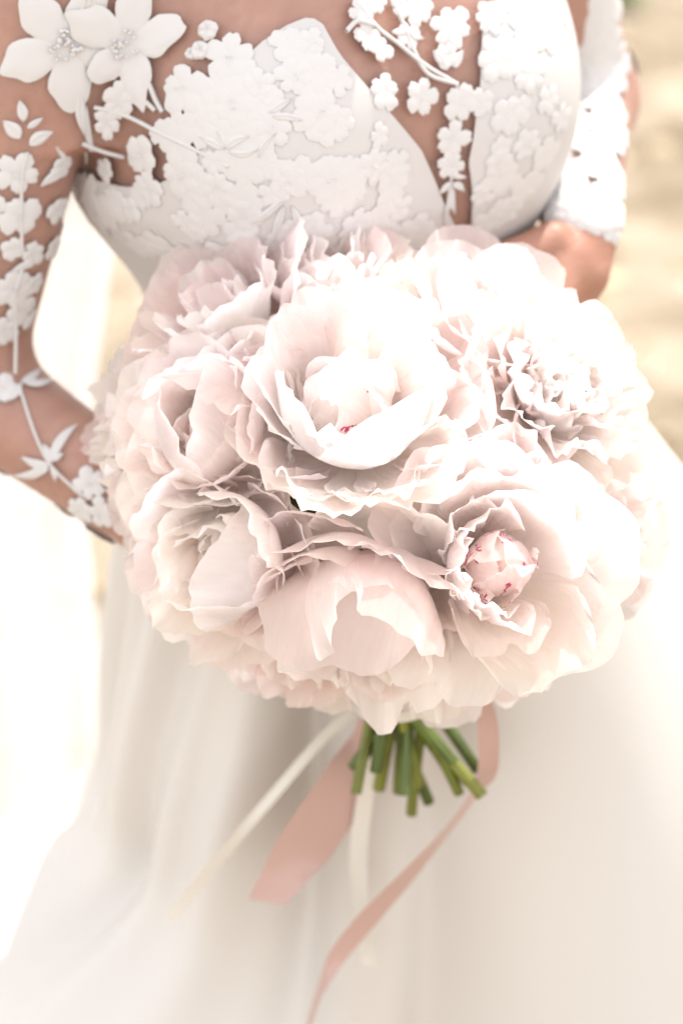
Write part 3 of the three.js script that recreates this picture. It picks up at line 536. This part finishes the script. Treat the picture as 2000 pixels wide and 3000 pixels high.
const bowl = (fl, R, S, T) => { // deep cup with a closed round heart
  for (let k = 0; k < 7; k++) one(fl, k * 1.1 + 0.3, S({ L: 0.090 - 0.003 * k, W: 0.044, a0: 0.85, bend: -2.05, cup: 1.2, ruf: 0.012, fold: 0.02, notch: 0.04, r0: 0.006 + k * 0.0008, y0: 0.006 }), k === 1 ? 'fleck' : 'white');
  for (let k = 0; k < 5; k++) one(fl, Math.PI + (k - 2) * 0.6, S({ L: 0.094, W: 0.048, a0: 0.80, bend: -0.72, curl: 0.25, cup: 0.85, ruf: 0.03, fold: 0.02, r0: 0.016 }), k % 2 ? 'blush' : 'white');
  one(fl, -0.85, S({ L: 0.094, W: 0.048, a0: 1.15, bend: -1.85, curl: 0.3, cup: 0.95, ruf: 0.035, fold: 0.03, r0: 0.014 }), 'white');
  one(fl, 0.65, S({ L: 0.096, W: 0.052, a0: 1.15, bend: -1.8, curl: 0.1, cup: 0.9, ruf: 0.025, fold: 0.03, r0: 0.016 }), 'white');
  one(fl, 1.5, S({ L: 0.088, W: 0.046, a0: 1.0, bend: -0.95, curl: 0.2, cup: 0.9, ruf: 0.03, fold: 0.03, r0: 0.016 }), 'white');
  one(fl, -1.6, S({ L: 0.086, W: 0.044, a0: 1.0, bend: -0.9, curl: 0.35, cup: 0.9, ruf: 0.045, fold: 0.03, r0: 0.016 }), 'white');
  for (let k = 0; k < 5; k++) one(fl, (k - 2) * 0.62 + 0.15, S({ L: 0.084, W: 0.046, a0: 1.35, bend: -1.05, curl: 0.5, cup: 0.8, ruf: 0.04, r0: 0.016, y0: -0.004 }), k % 2 ? 'white' : 'blush');
  ring(fl, 8, S({ L: 0.092, W: 0.048, a0: 1.25, bend: -0.6, curl: 0.2, cup: 0.7, ruf: 0.045, r0: 0.016, y0: -0.006 }), T, R);
};
const tight = (fl, R, S, T) => { // half-open, broad petals wrapped over one another
  heart(fl, R, S, T, 1.05, 6);
  ring(fl, 5, S({ L: 0.070, W: 0.038, a0: 0.85, bend: -1.15, curl: 0.2, cup: 1.05, ruf: 0.04, r0: 0.010, jit: 0.4, curlJit: 0.9 }), T, R);
  ring(fl, 5, S({ L: 0.076, W: 0.045, a0: 1.0, bend: -0.95, curl: 0.3, cup: 0.95, ruf: 0.045, r0: 0.012, jit: 0.4, curlJit: 0.9 }), T, R);
  ring(fl, 6, S({ L: 0.080, W: 0.048, a0: 1.2, bend: -0.75, curl: 0.2, cup: 0.8, ruf: 0.045, r0: 0.013, y0: -0.003 }), T, R);
  ring(fl, 5, S({ L: 0.080, W: 0.050, a0: 1.4, bend: -0.6, curl: 0.1, cup: 0.7, ruf: 0.04, r0: 0.014, y0: -0.006 }), T, R);
};
const drooping = (fl, R, S, T) => {
  tight(fl, R, S, T);
  one(fl, Math.PI - 0.25, S({ L: 0.112, W: 0.058, a0: 0.95, bend: -2.1, curl: 0.2, cup: 0.6, ruf: 0.03, fold: 0.03, r0: 0.014 }), 'blush');
  one(fl, Math.PI + 0.75, S({ L: 0.108, W: 0.050, a0: 1.0, bend: -1.9, curl: 0.5, cup: 0.7, ruf: 0.045, fold: 0.03, r0: 0.015 }), 'white');
  one(fl, Math.PI - 1.1, S({ L: 0.104, W: 0.046, a0: 1.05, bend: -1.4, curl: 0.3, cup: 0.8, ruf: 0.04, fold: 0.03, r0: 0.015 }), 'pink');
  one(fl, 0.3, S({ L: 0.092, W: 0.050, a0: 1.2, bend: -0.9, curl: 0.4, cup: 0.7, ruf: 0.05, r0: 0.015 }), 'white');
};
const curled = (fl, R, S, T) => {
  tight(fl, R, S, T);
  one(fl, -1.2, S({ L: 0.104, W: 0.052, a0: 1.0, bend: -2.4, curl: 0.9, cup: 0.7, ruf: 0.045, fold: 0.04, r0: 0.014 }), 'white');
  one(fl, 1.35, S({ L: 0.100, W: 0.050, a0: 0.95, bend: -2.2, curl: 1.0, cup: 0.75, ruf: 0.05, fold: 0.04, r0: 0.014 }), 'blush');
  one(fl, 2.9, S({ L: 0.108, W: 0.050, a0: 0.85, bend: -2.0, curl: 0.5, cup: 0.8, ruf: 0.05, fold: 0.03, r0: 0.014 }), 'blush');
};
const cupped = (fl, R, S, T) => {
  tight(fl, R, S, T);
  one(fl, 0.15, S({ L: 0.108, W: 0.058, a0: 1.1, bend: -2.5, curl: 0.4, cup: 0.8, ruf: 0.025, fold: 0.03, r0: 0.014 }), 'white');
  one(fl, -1.0, S({ L: 0.100, W: 0.050, a0: 1.1, bend: -2.2, curl: 0.7, cup: 0.8, ruf: 0.04, fold: 0.03, r0: 0.015 }), 'white');
  one(fl, 1.3, S({ L: 0.098, W: 0.046, a0: 1.05, bend: -1.2, curl: 0.5, cup: 0.8, ruf: 0.04, fold: 0.03, r0: 0.015 }), 'blush');
};
const MIX = ['white', 'blush', 'white', 'cream', 'pink'];
const F = [
  ['large bowl-shaped white peony with a closed round heart, in the middle of the bouquet', 1035, 1275, 0.0, [-0.03, 0.5, 0.86], bowl, MIX, 0.93, 0],
  ['open peony with magenta flecked heart, beside a broad smooth petal', 1440, 1660, 0.0, [0.05, 0.0, 1], flecked, MIX, 0.92, 0],
  ['pink-tinged peony drooping over the cut stems, petals folded downward', 1080, 1665, 0.01, [-0.15, -0.72, 0.7], drooping, MIX, 0.98, 0.2],
  ['blush peony with curled petal rims, between the bowl-shaped flower and the creamy ruffled one', 670, 1290, 0.02, [-0.35, 0.25, 0.9], curled, MIX, 0.86, 0],
  ['cupped white peony below the curled blush flower, a sunlit rolled rim across it', 720, 1580, 0.02, [-0.42, -0.3, 0.85], cupped, MIX, 0.86, 1],
  ['shaded lilac-pink peony next to the lace bodice, petals opening flat', 730, 1010, 0.06, [-0.45, 0.65, 0.6], full, MIX, 0.92, 0],
  ['cream ruffled peony touching the bride’s forearm', 560, 1290, 0.08, [-0.85, 0.05, 0.5], bomb, MIX, 0.88, 0],
  ['pale pink peony against the bodice, its petals upright behind the bowl-shaped flower', 965, 905, 0.08, [-0.12, 0.8, 0.55], tight, MIX, 0.76, 0.5],
  ['sunlit white peony in front of the bride’s closed hand', 1360, 1015, 0.055, [0.36, 0.68, 0.6], full, MIX, 0.90, 0.8],
  ['brightly sunlit white peony with a heart of narrow ruffled petals', 1560, 1200, 0.03, [0.5, 0.35, 0.78], bomb, MIX, 0.92, 0],
  ['white peony with ruffled rims, its side against the pale skirt', 1640, 1500, 0.07, [0.8, 0.05, 0.6], full, MIX, 0.90, 0],
  ['cream peony under the drooping pink one, petals hanging beside the stems', 920, 1765, 0.06, [-0.45, -0.75, 0.48], full, MIX, 0.90, 0],
  ['cream and blush peony above the pink ribbon loop, petals hanging down', 1310, 1790, 0.05, [0.25, -0.75, 0.58], full, MIX, 0.90, 0],
  ['small cream peony over the folds of the skirt, below the forearm', 630, 1530, 0.09, [-0.7, -0.5, 0.45], full, MIX, 0.84, 0],
];
const flowers = F.map((f, i) => peony(i, ...f));
{ // neighbours press against one another: petals that reach into the next flower are bent upright along the seam
  const info = flowers.map((o, i) => { const ax = V(0, 1, 0).applyQuaternion(o.quaternion), sc = F[i][7]; return { o, ax, w: sc * (i === 0 ? 1.12 : i === 1 ? 1.08 : 1), c: o.position.clone().addScaledVector(ax, 0.038 * sc) }; });
  const loose = rng(61);
  info.forEach((A, i) => {
    const near = info.filter((B, j) => j !== i && B.c.distanceTo(A.c) < 0.15).map((B) => { const n = B.c.clone().sub(A.c), d = n.length(); return { n: n.divideScalar(d), d: d * A.w / (A.w + B.w) }; });
    A.o.updateMatrixWorld(); const m = A.o.matrixWorld, inv = m.clone().invert(), p = V();
    for (const q of A.o.children) {
      if (q.name !== 'petal') continue; const a = q.geometry.attributes.position, give = loose() < 0.18 ? 0.055 : lerp(-0.004, 0.034, loose());
      for (let k = 0; k < a.count; k++) {
        p.fromBufferAttribute(a, k).applyMatrix4(m);
        for (const { n, d } of near) { const s = n.dot(p) - n.dot(A.c) - d - give; if (s > 0) { const t = 0.02 * (1 - Math.exp(-s / 0.02)); p.addScaledVector(n, t - s).addScaledVector(A.ax, (s - t) * 0.3); } }
        p.applyMatrix4(inv); a.setXYZ(k, p.x, p.y, p.z);
      }
      a.needsUpdate = true; q.geometry.computeVertexNormals();
    }
  });
}

// ---------------------------------------------------------------- ribbons
function ribbonGeo(pts, n = 60) { // pts: [px, py, z, half width vector in pixels x, y]
  const mid = new THREE.CatmullRomCurve3(pts.map((p) => Pz(p[0], p[1], p[2]))), side = new THREE.CatmullRomCurve3(pts.map((p) => Pz(p[0] + p[3], p[1] + p[4], p[2] + (p[5] ?? 0)).sub(Pz(p[0], p[1], p[2]))));
  return gridGeo(6, n, (u, v) => mid.getPoint(v).addScaledVector(side.getPoint(v), u * 2 - 1));
}
const RIB = new THREE.MeshPhysicalMaterial({ color: rgb(0.51, 0.335, 0.285), roughness: 0.45, sheen: 0.4, sheenRoughness: 0.4, bumpMap: repeated(weave, 1, 8), bumpScale: 0.00003, transmission: 0.15, side: THREE.DoubleSide });
const IVORY = RIB.clone(); IVORY.color = rgb(0.68, 0.64, 0.56);
{
  const p = GRIP.clone(), blush = thing('ribbon', 'dusty pink satin ribbon tied round the green stems, two long tails', 'ribbon', p);
  const wrap = new THREE.CylinderGeometry(0.021, 0.021, 0.03, 28, 1, true);
  mesh('binding', wrap, RIB, blush);
  mesh('tail', moved(ribbonGeo([[1120, 2060, -0.085, 45, 20, 0.004], [1060, 2200, -0.095, 28, 52, 0.006], [1000, 2320, -0.088, 50, 62, -0.003], [900, 2470, -0.078, 64, 45, -0.005], [830, 2570, -0.07, 62, 18, 0.004], [783, 2642, -0.066, 56, 8, 0.006]]), p), RIB, blush);
  mesh('tail', moved(ribbonGeo([[1360, 1960, -0.05, 30, 0, 0.006], [1420, 2080, -0.05, 30, 4, 0.004], [1430, 2180, -0.052, 31, 8, 0], [1425, 2260, -0.06, 26, 14, -0.006], [1385, 2330, -0.072, 8, 8, -0.012], [1320, 2420, -0.07, 8, 6, -0.012], [1200, 2560, -0.065, 16, 12, -0.008], [1080, 2690, -0.06, 22, 17, -0.004], [990, 2800, -0.055, 21, 16, 0], [935, 2910, -0.05, 8, 10, 0.01], [890, 3060, -0.05, 7, 5, 0.012]], 110), p), RIB, blush);
  const ivory = thing('ribbon', 'thin ivory ribbon strands trailing from the stems over the skirt', 'ribbon', p);
  mesh('binding', new THREE.CylinderGeometry(0.0215, 0.0215, 0.008, 28, 1, true).translate(0, -0.017, 0), IVORY, ivory);
  mesh('tail', moved(ribbonGeo([[1130, 2030, -0.09, 7, 9, 0], [980, 2130, -0.1, 9, 12, 0], [800, 2330, -0.09, 10, 12, 0.002], [640, 2520, -0.08, 11, 12, -0.002], [500, 2690, -0.07, 12, 11, 0]]), p), IVORY, ivory);
  mesh('tail', moved(ribbonGeo([[1120, 2080, -0.08, 20, 0, 0.004], [1075, 2300, -0.085, 24, 0, 0], [1050, 2500, -0.085, 26, 4, 0], [1060, 2680, -0.08, 22, 6, 0.006], [1085, 2830, -0.075, 22, 2, 0]]), p), IVORY, ivory);
}
// a weed growing in the dry ground
{
  const p = Py(1780, 15, 0), w = thing('weed', 'small green weed growing in the pale dry ground', 'plant', p), R = rng(3), M = new THREE.MeshPhysicalMaterial({ color: rgb(0.16, 0.30, 0.07), roughness: 0.6, transmission: 0.3, side: THREE.DoubleSide });
  for (let k = 0; k < 16; k++) { const m = mesh('leaf', petalGeo({ L: 0.09 + 0.05 * R(), W: 0.018, a0: 0.5 + R() * 0.6, bend: 0.4, cup: 0.5, nu: 6, nv: 8, ruf: 0.02, r0: 0.003 }, 7000 + k), M, w); m.rotation.y = k * 2.4; }
}
renderer.render(scene, camera);
